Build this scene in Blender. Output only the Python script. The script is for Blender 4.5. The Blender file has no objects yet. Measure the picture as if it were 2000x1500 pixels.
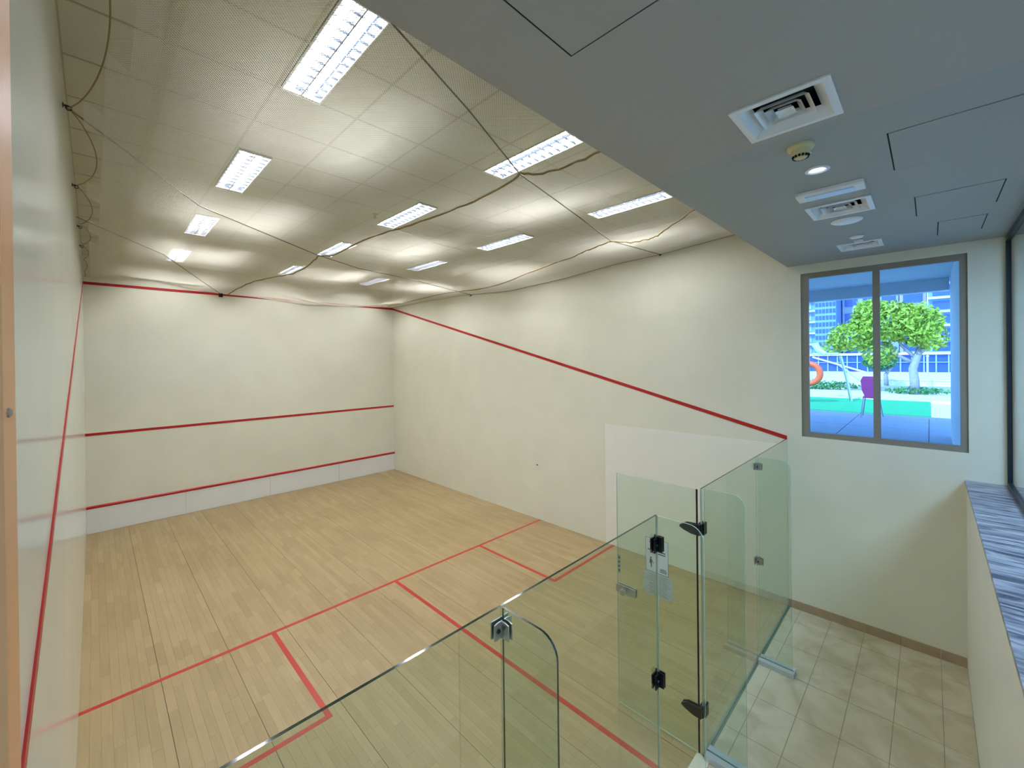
import bpy, bmesh, math, random
import numpy as np
from mathutils import Vector, Matrix
random.seed(7)
rng = np.random.default_rng(7)
C = bpy.context.scene.collection
sc = bpy.context.scene
W, L = 6.4, 9.84            # court width and depth
GY, GH = 0.15, 2.12         # glass back wall
HZ = 4.28                   # lobby ceiling height
CZ = 5.20                   # court ceiling height
PY = -1.365                 # face of the parapet

# ------------------------------------------------------------ camera
CAM = np.array([.1338, -1.1178, 3.1527]); YAW, PIT, ROL = .7727, -.0033, -.0117; FPX = 816.12
f_ = np.array([math.sin(YAW)*math.cos(PIT), math.cos(YAW)*math.cos(PIT), math.sin(PIT)])
r_ = np.array([math.cos(YAW), -math.sin(YAW), 0.]); u_ = np.cross(r_, f_)
R_ = math.cos(ROL)*r_ + math.sin(ROL)*u_; U_ = -math.sin(ROL)*r_ + math.cos(ROL)*u_
cd = bpy.data.cameras.new('camera'); cam = bpy.data.objects.new('camera', cd); C.objects.link(cam)
cam.matrix_world = Matrix(((R_[0], U_[0], -f_[0], CAM[0]), (R_[1], U_[1], -f_[1], CAM[1]), (R_[2], U_[2], -f_[2], CAM[2]), (0, 0, 0, 1)))
cd.sensor_width = 36; cd.lens = FPX/2000*36; cd.shift_x = 20.74/2000; cd.shift_y = -43.88/2000
cd.clip_start = .02; cd.clip_end = 500
sc.camera = cam
def topx(p):
    d = np.asarray(p, float)-CAM; z = d@f_
    return (979.26+FPX*(d@R_)/z, 706.12-FPX*(d@U_)/z, z)

# ------------------------------------------------------------ sky, sun, exposure
wd = bpy.data.worlds.new('world'); sc.world = wd; wd.use_nodes = True
nt = wd.node_tree; bg = nt.nodes['Background']
sky = nt.nodes.new('ShaderNodeTexSky'); sky.sky_type = 'NISHITA'; sky.sun_disc = False
sky.sun_elevation = math.radians(50); sky.sun_rotation = math.radians(-80)
nt.links.new(sky.outputs[0], bg.inputs[0]); bg.inputs[1].default_value = .62
sl = bpy.data.lights.new('sun', 'SUN'); sl.energy = 5.5; sl.angle = .01; sl.color = (1, .95, .88)
so = bpy.data.objects.new('sun', sl); C.objects.link(so)
so.rotation_euler = Vector((1, -.25, -1.0)).to_track_quat('-Z', 'Y').to_euler()
sc.view_settings.view_transform = 'Standard'; sc.view_settings.look = 'None'
sc.view_settings.gamma = 1; sc.view_settings.use_curve_mapping = False; sc.view_settings.exposure = 0.38
sc.cycles.use_denoising = True
sc.cycles.max_bounces = 10; sc.cycles.transparent_max_bounces = 32; sc.cycles.diffuse_bounces = 5
sc.cycles.sample_clamp_indirect = 6
TUBE = 150.0                 # fluorescent tube radiance
DOWN = 3.0

# ------------------------------------------------------------ materials
def lin(c):
    c = [int(c[i:i+2], 16)/255 for i in (0, 2, 4)] if isinstance(c, str) else c
    return tuple((x/12.92 if x <= .04045 else ((x+.055)/1.055)**2.4) for x in c)+(1,)
def mat(name, col, rough=.6, metal=0., noise=0., nscale=4., bump=0., bscale=60., emit=None, spec=.5, coord='Object', stretch=None):
    m = bpy.data.materials.new(name); m.use_nodes = True; t = m.node_tree; b = t.nodes['Principled BSDF']
    b.inputs['Base Color'].default_value = lin(col); b.inputs['Roughness'].default_value = rough; b.inputs['Metallic'].default_value = metal
    b.inputs['Specular IOR Level'].default_value = spec
    tc = t.nodes.new('ShaderNodeTexCoord'); src = tc.outputs[coord]
    if stretch:
        mp = t.nodes.new('ShaderNodeMapping'); mp.inputs['Scale'].default_value = stretch
        t.links.new(src, mp.inputs[0]); src = mp.outputs[0]
    if noise:
        n = t.nodes.new('ShaderNodeTexNoise'); n.inputs['Scale'].default_value = nscale; n.inputs['Detail'].default_value = 6
        t.links.new(src, n.inputs[0])
        r = t.nodes.new('ShaderNodeMapRange'); r.inputs['From Min'].default_value = .25; r.inputs['From Max'].default_value = .75
        r.inputs['To Min'].default_value = 1-noise; r.inputs['To Max'].default_value = 1+noise
        t.links.new(n.outputs[0], r.inputs[0])
        x = t.nodes.new('ShaderNodeVectorMath'); x.operation = 'SCALE'; x.inputs[0].default_value = lin(col)[:3]
        t.links.new(r.outputs[0], x.inputs['Scale']); t.links.new(x.outputs[0], b.inputs['Base Color'])
    if bump:
        n = t.nodes.new('ShaderNodeTexNoise'); n.inputs['Scale'].default_value = bscale; n.inputs['Detail'].default_value = 3
        t.links.new(src, n.inputs[0])
        bp = t.nodes.new('ShaderNodeBump'); bp.inputs['Strength'].default_value = bump; bp.inputs['Distance'].default_value = .002
        t.links.new(n.outputs[0], bp.inputs['Height']); t.links.new(bp.outputs[0], b.inputs['Normal'])
    if emit:
        b.inputs['Emission Color'].default_value = lin(col); b.inputs['Emission Strength'].default_value = emit
    return m
M = {}
M['wall'] = mat('cream_plaster', 'd8d6c1', .2, noise=.035, nscale=1.7, bump=.04, bscale=45)
M['wall_l'] = mat('cream_plaster_glossy', 'd4d5c6', .17, noise=.03, nscale=1.7, bump=.02, bscale=45)
M['wall_hall'] = mat('cream_paint', 'd4d2c2', .5, noise=.02, nscale=2, bump=.08, bscale=80)
M['patch'] = mat('repaint_cream', 'e0decf', .4, noise=.02, nscale=3, bump=.12, bscale=45)
M['tin'] = mat('white_board', 'dcdcd6', .35, noise=.02, nscale=3)
M['red'] = mat('red_paint', 'a80f12', .35, noise=.06, nscale=6)
M['redfloor'] = mat('red_floor_paint', 'b62c18', .3, noise=.08, nscale=5)
M['gap'] = mat('dark_gap', '4c4433', .9)
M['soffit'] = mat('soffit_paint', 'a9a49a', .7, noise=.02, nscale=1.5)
M['soffit2'] = mat('soffit_lighting_tone', 'a0a39c', .7, noise=.02, nscale=1.5)  # grey-green shift of this half stands in for a difference in light
M['tile_c'] = mat('mineral_tile', 'c0bfac', .85, noise=.04, nscale=3, bump=.2, bscale=120)
M['grid'] = mat('grid_metal', 'a5a084', .6)
M['band'] = mat('ceiling_runner', 'b6b194', .7)
M['white'] = mat('white_enamel', 'e6e6e2', .35)
M['ivory'] = mat('ivory_plastic', 'cdbf8e', .4)
M['dark'] = mat('dark_void', '0a0a0c', .9)
M['black'] = mat('black_hinge_finish', '10161c', .3, metal=.3)
M['steel'] = mat('brushed_steel', 'b9bcbd', .28, metal=.9)
M['alu'] = mat('window_aluminium', '857f72', .5, metal=.2)
M['alu_light'] = mat('silver_channel', 'c3ccd0', .35, metal=.5)
M['reflector'] = mat('lamp_reflector', '15202d', .5)
M['louvre'] = mat('louvre_blade', '1b2734', .5)
M['tube'] = mat('fluorescent_tube', 'f4f6ff', .5, emit=TUBE)
M['lamp'] = mat('downlight_lens', 'cfe4ff', .5, emit=DOWN)
M['cord'] = mat('net_cord', 'e2ddc8', .8)
M['hem'] = mat('brown_hem_cord', '8a7648', .8)
M['rope'] = mat('grey_cable', '6f6a58', .6)
M['hook'] = mat('dark_hook', '2b261e', .4, metal=.6)
M['skirt'] = mat('brown_skirting_tile', 'a38c70', .35, noise=.12, nscale=8)
M['orange'] = mat('varnished_wood', 'e09a62', .4, noise=.08, nscale=6, stretch=(1, 1, .15))
M['paper'] = mat('paper', 'd9dedf', .6)
M['paper2'] = mat('worn_paper', 'b9bfba', .6, noise=.15, nscale=40)
M['ink'] = mat('ink', '3c4146', .6)
M['darkglassframe'] = mat('dark_frame', '1f2a33', .35, metal=.3)
M['terrace'] = mat('terrace_slab', 'b3b4b4', .6, noise=.04, nscale=2)
M['turf'] = mat('turf', '2fae6c', .9, noise=.1, nscale=20)
M['pale'] = mat('pale_paving', 'e6dcd6', .8, noise=.03)
M['leaf'] = mat('leaf', 'a3b93c', .6, noise=.3, nscale=1.6)
M['hedge'] = mat('hedge_leaf', '4e8a45', .7, noise=.3, nscale=5)
M['bark'] = mat('bark', 'a39a94', .8, noise=.15, nscale=10, bump=.5, bscale=30)
M['ring'] = mat('orange_ring', 'ff6a3c', .5)
M['pink'] = mat('pink_plastic', 'ff62a8', .5)
M['bwhite'] = mat('white_render', 'd9dfe4', .7)
M['bblue'] = mat('blue_cladding', '6f93bf', .5)
M['bnavy'] = mat('navy_glazing', '2f4f93', .2)
M['bgrey'] = mat('grey_cladding', '8f9cb4', .6)
M['mauve'] = mat('mauve_cladding', '9f93b8', .6)
def wood(name):
    m = bpy.data.materials.new(name); m.use_nodes = True; t = m.node_tree; b = t.nodes['Principled BSDF']
    at = t.nodes.new('ShaderNodeAttribute'); at.attribute_name = 'tone'
    tc = t.nodes.new('ShaderNodeTexCoord'); mp = t.nodes.new('ShaderNodeMapping'); mp.inputs['Scale'].default_value = (60, 2.2, 1)
    t.links.new(tc.outputs['Object'], mp.inputs[0])
    off = t.nodes.new('ShaderNodeVectorMath'); off.operation = 'MULTIPLY_ADD'; off.inputs[1].default_value = (37, 91, 13)
    t.links.new(at.outputs['Color'], off.inputs[0]); t.links.new(mp.outputs[0], off.inputs[2])
    n = t.nodes.new('ShaderNodeTexNoise'); n.inputs['Scale'].default_value = 1; n.inputs['Detail'].default_value = 5; t.links.new(off.outputs[0], n.inputs[0])
    big = t.nodes.new('ShaderNodeTexNoise'); big.inputs['Scale'].default_value = .9; big.inputs['Detail'].default_value = 4; t.links.new(tc.outputs['Object'], big.inputs[0])
    rp = t.nodes.new('ShaderNodeValToRGB'); e = rp.color_ramp.elements
    e[0].position = 0; e[0].color = lin('8f784f'); e[1].position = 1; e[1].color = lin('c0ad83')
    k = e.new(.5); k.color = lin('a89167')
    a1 = t.nodes.new('ShaderNodeMath'); a1.operation = 'MULTIPLY_ADD'; a1.inputs[1].default_value = .38; t.links.new(n.outputs[0], a1.inputs[0])
    a2 = t.nodes.new('ShaderNodeMath'); a2.operation = 'MULTIPLY_ADD'; a2.inputs[1].default_value = .5; a2.inputs[2].default_value = -.18; t.links.new(big.outputs[0], a2.inputs[0])
    t.links.new(a2.outputs[0], a1.inputs[2])
    a3 = t.nodes.new('ShaderNodeMath'); a3.operation = 'MULTIPLY_ADD'; a3.inputs[1].default_value = .24
    t.links.new(at.outputs['Fac'], a3.inputs[0]); t.links.new(a1.outputs[0], a3.inputs[2]); t.links.new(a3.outputs[0], rp.inputs[0])
    t.links.new(rp.outputs[0], b.inputs['Base Color']); b.inputs['Roughness'].default_value = .42
    return m
M['wood'] = wood('maple_plank')
def stone(name, c1, c2, scale, rough, stretch=(1, 1, 1)):
    m = bpy.data.materials.new(name); m.use_nodes = True; t = m.node_tree; b = t.nodes['Principled BSDF']
    tc = t.nodes.new('ShaderNodeTexCoord'); mp = t.nodes.new('ShaderNodeMapping'); mp.inputs['Scale'].default_value = stretch
    t.links.new(tc.outputs['Object'], mp.inputs[0])
    n = t.nodes.new('ShaderNodeTexNoise'); n.inputs['Scale'].default_value = scale; n.inputs['Detail'].default_value = 8; n.inputs['Distortion'].default_value = 1.2
    t.links.new(mp.outputs[0], n.inputs[0])
    rp = t.nodes.new('ShaderNodeValToRGB'); e = rp.color_ramp.elements
    e[0].position = .38; e[0].color = lin(c1); e[1].position = .62; e[1].color = lin(c2)
    t.links.new(n.outputs[0], rp.inputs[0]); t.links.new(rp.outputs[0], b.inputs['Base Color']); b.inputs['Roughness'].default_value = rough
    return m
M['marble'] = stone('grey_marble', '454c5c', 'a6a9b2', 3, .32, (6, .9, 1))
M['floor_tile'] = stone('cream_floor_tile', 'b3a88c', 'c5bba1', 2.5, .22)
def glass(name, tint, refl=1.0):
    m = bpy.data.materials.new(name); m.use_nodes = True; t = m.node_tree
    for n in list(t.nodes):
        if n.type != 'OUTPUT_MATERIAL': t.nodes.remove(n)
    out = [n for n in t.nodes if n.type == 'OUTPUT_MATERIAL'][0]
    tr = t.nodes.new('ShaderNodeBsdfTransparent'); tr.inputs[0].default_value = lin(tint)
    gl = t.nodes.new('ShaderNodeBsdfGlossy'); gl.inputs['Roughness'].default_value = .01
    fr = t.nodes.new('ShaderNodeFresnel'); fr.inputs[0].default_value = 1.5
    geo = t.nodes.new('ShaderNodeNewGeometry')
    mu = t.nodes.new('ShaderNodeMath'); mu.operation = 'MULTIPLY'; inv = t.nodes.new('ShaderNodeMath'); inv.operation = 'MULTIPLY_ADD'
    inv.inputs[1].default_value = -refl; inv.inputs[2].default_value = refl          # only the outer faces mirror
    t.links.new(geo.outputs['Backfacing'], inv.inputs[0])
    t.links.new(fr.outputs[0], mu.inputs[0]); t.links.new(inv.outputs[0], mu.inputs[1])
    mx = t.nodes.new('ShaderNodeMixShader'); t.links.new(mu.outputs[0], mx.inputs[0]); t.links.new(tr.outputs[0], mx.inputs[1]); t.links.new(gl.outputs[0], mx.inputs[2])
    t.links.new(mx.outputs[0], out.inputs['Surface'])
    return m
M['glass'] = glass('green_tinted_glass', (.955, .98, .963), 1.6)
M['pane'] = glass('blue_tinted_window_glass', (.76, .89, 1.0), 1.0)
M['darkpane'] = glass('dark_partition_glass', (.86, .92, .96), 1.5)
M['edge'] = mat('glass_cut_edge', '12332c', .08, spec=.9)
M['edge2'] = mat('glass_polished_edge', 'a3b8a8', .15)
M['sill'] = mat('pale_threshold', 'd8d2c0', .5)
M['silicone'] = mat('silicone_joint', '7d8876', .6)

# ------------------------------------------------------------ mesh helpers
class MB:
    def __init__(s): s.v = []; s.f = []; s.m = []
    def poly(s, pts, mi=0):
        n = len(s.v); s.v += [tuple(p) for p in pts]; s.f.append(tuple(range(n, n+len(pts)))); s.m.append(mi)
    def box(s, x0, x1, y0, y1, z0, z1, mi=0):
        n = len(s.v); s.v += [(x, y, z) for z in (z0, z1) for y in (y0, y1) for x in (x0, x1)]
        for f in ((0, 2, 3, 1), (4, 5, 7, 6), (0, 1, 5, 4), (2, 6, 7, 3), (0, 4, 6, 2), (1, 3, 7, 5)):
            s.f.append(tuple(n+i for i in f)); s.m.append(mi)
        return s
    def prism(s, pts, d, mi=0, ei=None):
        """closed polygon (3-D points) pushed along the vector d"""
        n = len(s.v); k = len(pts); d = Vector(d); pts = [Vector(p) for p in pts]
        s.v += [tuple(p) for p in pts]+[tuple(p+d) for p in pts]
        s.f += [tuple(range(n+k-1, n-1, -1)), tuple(range(n+k, n+2*k))]; s.m += [mi, mi]
        for i in range(k):
            j = (i+1) % k; s.f.append((n+i, n+j, n+k+j, n+k+i)); s.m.append(mi if ei is None else ei)
        return s
    def rings(s, rings, cap=True, mi=0):
        n = len(s.v); k = len(rings[0])
        for r in rings: s.v += [tuple(p) for p in r]
        for a in range(len(rings)-1):
            for i in range(k):
                j = (i+1) % k; s.f.append((n+a*k+i, n+a*k+j, n+(a+1)*k+j, n+(a+1)*k+i)); s.m.append(mi)
        if cap:
            s.f.append(tuple(range(n+k-1, n-1, -1))); s.m.append(mi)
            e = n+(len(rings)-1)*k; s.f.append(tuple(range(e, e+k))); s.m.append(mi)
        return s
    def tube(s, pts, r, k=6, mi=0, r2=None):
        pts = [Vector(p) for p in pts]; R = []
        for i, p in enumerate(pts):
            t = (pts[min(i+1, len(pts)-1)]-pts[max(i-1, 0)]).normalized()
            a = t.orthogonal().normalized() if abs(t.z) > .95 else Vector((0, 0, 1)).cross(t).normalized()
            b = t.cross(a); q = r if r2 is None else r+(r2-r)*i/(len(pts)-1)
            R.append([p+a*q*math.cos(2*math.pi*j/k)+b*q*math.sin(2*math.pi*j/k) for j in range(k)])
        return s.rings(R, mi=mi)
    def lathe(s, c, prof, k=24, axis='z', mi=0):
        c = Vector(c); R = []
        for r, h in prof:
            ring = []
            for j in range(k):
                a = 2*math.pi*j/k; x, y = r*math.cos(a), r*math.sin(a)
                ring.append(c+(Vector((x, y, h)) if axis == 'z' else Vector((h, x, y)) if axis == 'x' else Vector((x, h, y))))
            R.append(ring)
        return s.rings(R, mi=mi)
    def plate(s, xs, ys, z0, z1, hole, mi=0):
        """slab on a grid of cuts, without the cells for which hole(cx, cy) is true"""
        nx, ny = len(xs)-1, len(ys)-1
        on = [[not hole((xs[i]+xs[i+1])/2, (ys[j]+ys[j+1])/2) for j in range(ny)] for i in range(nx)]
        for i in range(nx):
            for j in range(ny):
                if not on[i][j]: continue
                a, b, c, d = xs[i], xs[i+1], ys[j], ys[j+1]
                s.poly([(a, c, z0), (a, d, z0), (b, d, z0), (b, c, z0)], mi); s.poly([(a, c, z1), (b, c, z1), (b, d, z1), (a, d, z1)], mi)
                if i == 0 or not on[i-1][j]: s.poly([(a, c, z0), (a, c, z1), (a, d, z1), (a, d, z0)], mi)
                if i == nx-1 or not on[i+1][j]: s.poly([(b, c, z0), (b, d, z0), (b, d, z1), (b, c, z1)], mi)
                if j == 0 or not on[i][j-1]: s.poly([(a, c, z0), (b, c, z0), (b, c, z1), (a, c, z1)], mi)
                if j == ny-1 or not on[i][j+1]: s.poly([(a, d, z0), (a, d, z1), (b, d, z1), (b, d, z0)], mi)
        return s
    def build(s, name, mats, parent=None, smooth=False, fix=False, tone=None):
        me = bpy.data.meshes.new(name); me.from_pydata(s.v, [], s.f)
        for m in (mats if isinstance(mats, (list, tuple)) else [mats]): me.materials.append(M[m] if isinstance(m, str) else m)
        me.polygons.foreach_set('material_index', s.m)
        if smooth: me.polygons.foreach_set('use_smooth', [True]*len(me.polygons))
        if fix:
            b = bmesh.new(); b.from_mesh(me); bmesh.ops.recalc_face_normals(b, faces=b.faces); b.to_mesh(me); b.free()
        if tone is not None:
            a = me.color_attributes.new('tone', 'FLOAT_COLOR', 'CORNER')
            v = np.repeat(np.array(tone, dtype=np.float32), [len(f) for f in s.f]) if not np.isscalar(tone) else np.full(sum(len(f) for f in s.f), tone, np.float32)
            a.data.foreach_set('color', np.stack([v, v, v, np.ones_like(v)], 1).ravel())
        me.update(); o = bpy.data.objects.new(name, me); C.objects.link(o)
        if parent: o.parent = parent; o.matrix_parent_inverse = Matrix.Translation(-Vector(parent.location))
        return o
def tag(o, label, cat=None, group=None, kind=None):
    o['label'] = label
    if cat: o['category'] = cat
    if group: o['group'] = group
    if kind: o['kind'] = kind
    return o
def empty(name, loc, label, cat, group=None, kind=None):
    o = bpy.data.objects.new(name, None); C.objects.link(o); o.location = loc; o.empty_display_size = .05
    return tag(o, label, cat, group, kind)
def struct(name, mb, m, label, cat, fix=False, **k):
    return tag(mb.build(name, m, fix=fix, **k), label, cat, kind='structure')

# ------------------------------------------------------------ room shell
floor = struct('floor', MB().box(-.2, W+.2, PY-.3, L+.2, -.2, -.012), 'gap', 'floor of maple court and cream tiled lobby', 'floor')
wl = struct('wall_left', MB().box(-.2, 0, -4.6, L+.2, -.2, 5.6), 'wall_l', 'cream left side wall of the court, seen edge-on', 'wall')
wf = struct('wall_front', MB().box(0, W, L, L+.2, -.2, 5.6), 'wall', 'cream front wall with three red lines', 'wall')
wy0, wy1, wz0, wz1 = -1.385, -.005, 2.165, 4.172      # window opening in the right wall
mb = MB(); xs = [-4.6, wy0, wy1, L+.2]; zs = [-.2, wz0, wz1, 5.6]
mb.plate(xs, zs, W, W+.2, lambda a, b: wy0 < a < wy1 and wz0 < b < wz1)
mb.v = [(z, x, y) for (x, y, z) in mb.v]
wr = struct('wall_right', mb, 'wall', 'long cream right wall running from court to lobby window', 'wall', fix=True)

# planks of the court floor: the 300 that show largest are parts, the rest one stuff part
pw = .0725; planks = []
ncol = int(W/pw)+1
for i in range(ncol):
    x0 = i*pw; x1 = min(x0+pw, W); gx = .0035 if (i+1) % 8 == 0 else .0006
    y = GY-.02-random.random()*.9
    while y < L-.02:
        ln = random.choice((.28, .38, .5, .62, .8, 1.05))*random.uniform(.9, 1.1)
        a, b = max(y, GY+.02), min(y+ln, L-.012); y += ln
        if b-a < .03: continue
        planks.append((x0+.0003, x1-gx, a, b-.0008, random.random()))
def seen(p):
    X, Y, z = topx(((p[0]+p[1])/2, (p[2]+p[3])/2, 0)); ok = z > .1 and -20 < X < 2020 and -20 < Y < 1540
    return (0 if ok else 1, z*z/max(.1, (p[3]-p[2])))
planks.sort(key=seen)
for p in planks[:300]:
    MB().box(p[0], p[1], p[2], p[3], -.012, 0).build('plank', 'wood', floor, tone=p[4])
mb = MB(); tone = []
for p in planks[300:]:
    mb.box(p[0], p[1], p[2], p[3], -.012, 0); tone += [p[4]]*6
o = mb.build('planking', 'wood', floor, tone=tone); o['kind'] = 'stuff'
# floor lines
def fl(x0, x1, y0, y1, name='floor_line'): return MB().box(x0, x1, y0, y1, 0, .0008).build(name, 'redfloor', floor)
fl(0, W, 4.235, 4.285); fl(3.175, 3.225, GY+.02, 4.235)
fl(1.575, 1.625, 2.66, 4.235); fl(0, 1.625, 2.61, 2.66); fl(4.775, 4.825, 2.66, 4.235); fl(4.775, W, 2.61, 2.66)
# lobby tiles
ty = [PY, -1.18, -.88, -.58, -.28, .02, GY-.02]; tx = [W]
for xx in (6.06, 5.54, 5.02, 4.50): tx.append(xx)
while tx[-1] > 0: tx.append(max(0, tx[-1]-.52))
tx = sorted(tx)
MB().box(.001, W-.001, PY+.001, GY-.021, -.0119, -.0025).build('grout', mat('grout', '8d8771', .8), floor)
for j in range(len(ty)-1):
    for i in range(len(tx)-1):
        a, b, c, d = tx[i], tx[i+1], ty[j], ty[j+1]
        if b-a < .01: continue
        g = .002
        MB().box(a+g, b-g, c+g, d-g, -.012, random.uniform(-.0006, 0)).build('floor_tile', 'floor_tile', floor)
MB().box(2.78, 3.55, GY-.05, GY+.05, -.011, .002).build('threshold_strip', 'sill', floor)
MB().box(0, 2.78, GY-.02, GY+.02, -.012, .0005).box(3.55, W, GY-.02, GY+.02, -.012, .0005).build('joint_strip', 'silicone', floor)
# skirting tiles along the right wall
sk = empty('baseboard_right', (W-.012, -.6, 0), 'brown tile skirting along foot of lobby right wall', 'skirting', kind='structure')
ys = [PY, -1.18, -.88, -.58, -.28, .02, GY]
for a, b in zip(ys[:-1], ys[1:]): MB().box(W-.014, W, a+.001, b-.001, 0, .098).build('skirting_tile', 'skirt', sk)

# front wall: white boards of the tin, red strips
for a, b in ((0, 1.49), (1.49, 3.1), (3.1, 4.75), (4.75, W)): MB().box(a+.002, b-.002, L-.02, L, .004, .462).build('tin_board', 'tin', wf)
def rail(name, x0, x1, z0, z1, d, p, m='red'):
    c = d*.35; return MB().prism([(x0, L, z0), (x0, L-d+c, z0), (x0, L-d, z0+c), (x0, L-d, z1-c), (x0, L-d+c, z1), (x0, L, z1)], (x1-x0, 0, 0)).build(name, m, p, fix=True)
rail('tin_strip', 0, W, .462, .512, .035, wf); rail('service_line', 0, W, 1.825, 1.875, .006, wf)
rail('front_out_line', 0, W, 4.655, 4.705, .008, wf)
MB().box(2.12, 2.19, L-.045, L, 4.62, 4.70).build('net_bracket', 'hook', wf)
# side out lines
for nm, x, d, p in (('side_out_line', 0, .006, wl), ('side_out_line', W, -.006, wr)):
    MB().prism([(x, GY, 2.105), (x, GY, 2.155), (x, L, 4.705), (x, L, 4.655)], (d, 0, 0)).build(nm, 'red', p, fix=True)
tag(MB().box(W-.003, W, GY, 2.78, 0, 2.04).build('repainted_patch', 'patch', wr), 'paler repainted square on the wall')
tag(MB().box(W-.0025, W, 4.3, 4.345, 1.06, 1.08).build('scuff_mark', 'gap', wr), 'small grey scuff on the wall')

# court ceiling: metal grid, mineral tiles around the lamps
LX = [(1.15, 1.44), (3.17, 3.46), (5.13, 5.42)]; LY = [(1.14, 2.26), (3.49, 4.69), (5.88, 7.0), (8.22, 9.36)]
gx = [0, .5]+[.5+.62*k for k in range(1, 10)]+[W]; gy = [.12, .46, 1.05]+[1.05+.5975*k for k in range(1, 15)]+[L]
cl = struct('ceiling', MB().box(-.1, W+.1, .12, L+.1, CZ+.12, CZ+.3), 'gap', 'suspended tile ceiling above the court net', 'ceiling')
lamps = [(a, b) for a in LX for b in LY]
tm = {}
for j in range(len(gy)-1):
    c, d = gy[j], gy[j+1]
    if d-c < .02: continue
    rows = [(a, b) for a, b in LX for e, f in LY if min(d, f)-max(c, e) > .08]
    for i in range(len(gx)-1):
        segs = [(gx[i], gx[i+1])]
        for a, b in rows:
            n = []
            for s0, s1 in segs:
                if b <= s0 or a >= s1: n.append((s0, s1)); continue
                if a-s0 > .012: n.append((s0, a))
                if s1-b > .012: n.append((b, s1))
            segs = n
        for s0, s1 in segs:
            g = min(.006, (s1-s0)*.2); MB().box(s0+g, s1-g, c+g, d-g, CZ+.002, CZ+.018).build('ceiling_tile', 'tile_c', cl)
mb = MB()
for x in gx:
    ok = [True]
    y0 = .12
    for e, f in LY+[(L, L)]:
        hit = any(a < x < b for a, b in LX) and e < L
        if hit: mb.box(x-.009, x+.009, y0, e, CZ-.001, CZ+.03); y0 = f
    mb.box(x-.009, x+.009, y0, L, CZ-.001, CZ+.03)
for y in gy:
    x0 = 0
    for a, b in LX:
        if any(e+.02 < y < f-.02 for e, f in LY): mb.box(x0, a, y-.009, y+.009, CZ-.001, CZ+.03); x0 = b
    mb.box(x0, W, y-.009, y+.009, CZ-.001, CZ+.03)
mb.build('ceiling_grid', 'grid', cl)
MB().box(.475, .54, .12, L, CZ-.006, CZ-.001).build('ceiling_runner', 'band', cl)

# fluorescent fittings
rowsn = ['nearest', 'second', 'third', 'farthest']; coln = ['left', 'middle', 'right']
for ci, (a, b) in enumerate(LX):
    for ri, (c, d) in enumerate(LY):
        t = empty('fluorescent_light', ((a+b)/2, (c+d)/2, CZ), '%s fluorescent ceiling light in the %s row, above the net' % (rowsn[ri], coln[ci]), 'ceiling light', 'louvred tube lights above the court')
        mb = MB(); w = .012
        for bb, z0, z1, nm, mm in ((MB(), CZ-.004, CZ+.001, 'frame', 'white'), (MB(), CZ+.001, CZ+.07, 'side_wall', 'reflector')):
            bb.box(a, b, c, c+w, z0, z1); bb.box(a, b, d-w, d, z0, z1); bb.box(a, a+w, c+w, d-w, z0, z1); bb.box(b-w, b, c+w, d-w, z0, z1)
            bb.build(nm, mm, t)
        m_ = (a+b)/2; zt = CZ+.075
        MB().prism([(a+w, c+w, zt), (a+w, c+w, zt-.045), (a+.03, c+w, zt-.008), (m_-.03, c+w, zt-.008), (m_, c+w, zt-.05), (m_+.03, c+w, zt-.008), (b-.03, c+w, zt-.008), (b-w, c+w, zt-.045), (b-w, c+w, zt), (b-w, c+w, zt+.005), (a+w, c+w, zt+.005)], (0, d-c-2*w, 0)).build('reflector', 'reflector', t, fix=True)
        for x in (a+.078, b-.078):
            MB().tube([(x, c+.03, CZ+.045), (x, d-.03, CZ+.045)], .018, 10).build('tube', 'tube', t)
        for k in range(1, 12):
            y = c+(d-c)*k/12; z0 = CZ+.001
            lb = MB().box(a+w, b-w, y-.0015, y+.0015, z0, z0+.016).build('louvre_blade', 'louvre', t)
        MB().box(m_-.004, m_+.004, c+w, d-w, CZ, CZ+.022).build('centre_louvre', 'louvre', t)

sp = empty('court_sprinkler', (2.95, 4.25, CZ), 'tiny dark sprinkler head on the court ceiling beside the middle row', 'sprinkler')
MB().lathe((2.95, 4.25, CZ), [(.04, .002), (.04, -.006), (.012, -.012), (.012, -.045), (.028, -.05), (.028, -.055)], 14).build('head', 'rope', sp, fix=True)

# ------------------------------------------------------------ ball net under the ceiling
RT = [(.12, 4.95), (.63, 4.83), (1.31, 4.78), (1.77, 4.75), (2.57, 4.73), (3.64, 4.65), (4.97, 4.60), (5.76, 4.64), (6.67, 4.70), (8.9, 4.72), (9.84, 4.73)]
FT = [(0, 4.78), (1, 4.84), (2.1, 4.70), (2.85, 4.69), (4, 4.60), (5.2, 4.67), (6.4, 4.73)]
def ip(T, v): return np.interp(v, [t[0] for t in T], [t[1] for t in T])
def H(x, y):
    x = np.asarray(x, float); y = np.asarray(y, float)
    h = 4.80+.022*np.sin(1.4*x+.3)*np.sin(1.1*y+.5)+.004*np.sin(3.1*x+1.2*y)
    h = h+.10*np.exp(-x/.5)
    h = h-.30*np.exp(-((x-4.5)/1.4)**2)*np.exp(-((y-8.95)/.75)**2)-.10*np.exp(-((x-5.9)/.45)**2)*np.exp(-((y-5.4)/1.3)**2)-.10*np.exp(-((x-1.2)/.9)**2)*np.exp(-((y-9.1)/.5)**2)
    wr_ = np.exp(-((W-x)/.42)**1.5); h = h*(1-wr_)+ip(RT, y)*wr_
    wf_ = np.exp(-((L-y)/.6)**1.5); h = h*(1-wf_)+ip(FT, x)*wf_
    return h
HK = [.55, 2.93, 4.62, 6.25, 7.45, 8.5, 9.4, 9.84]; BL = [.19, .15, .12, .10, .07, .05, .02]
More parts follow.
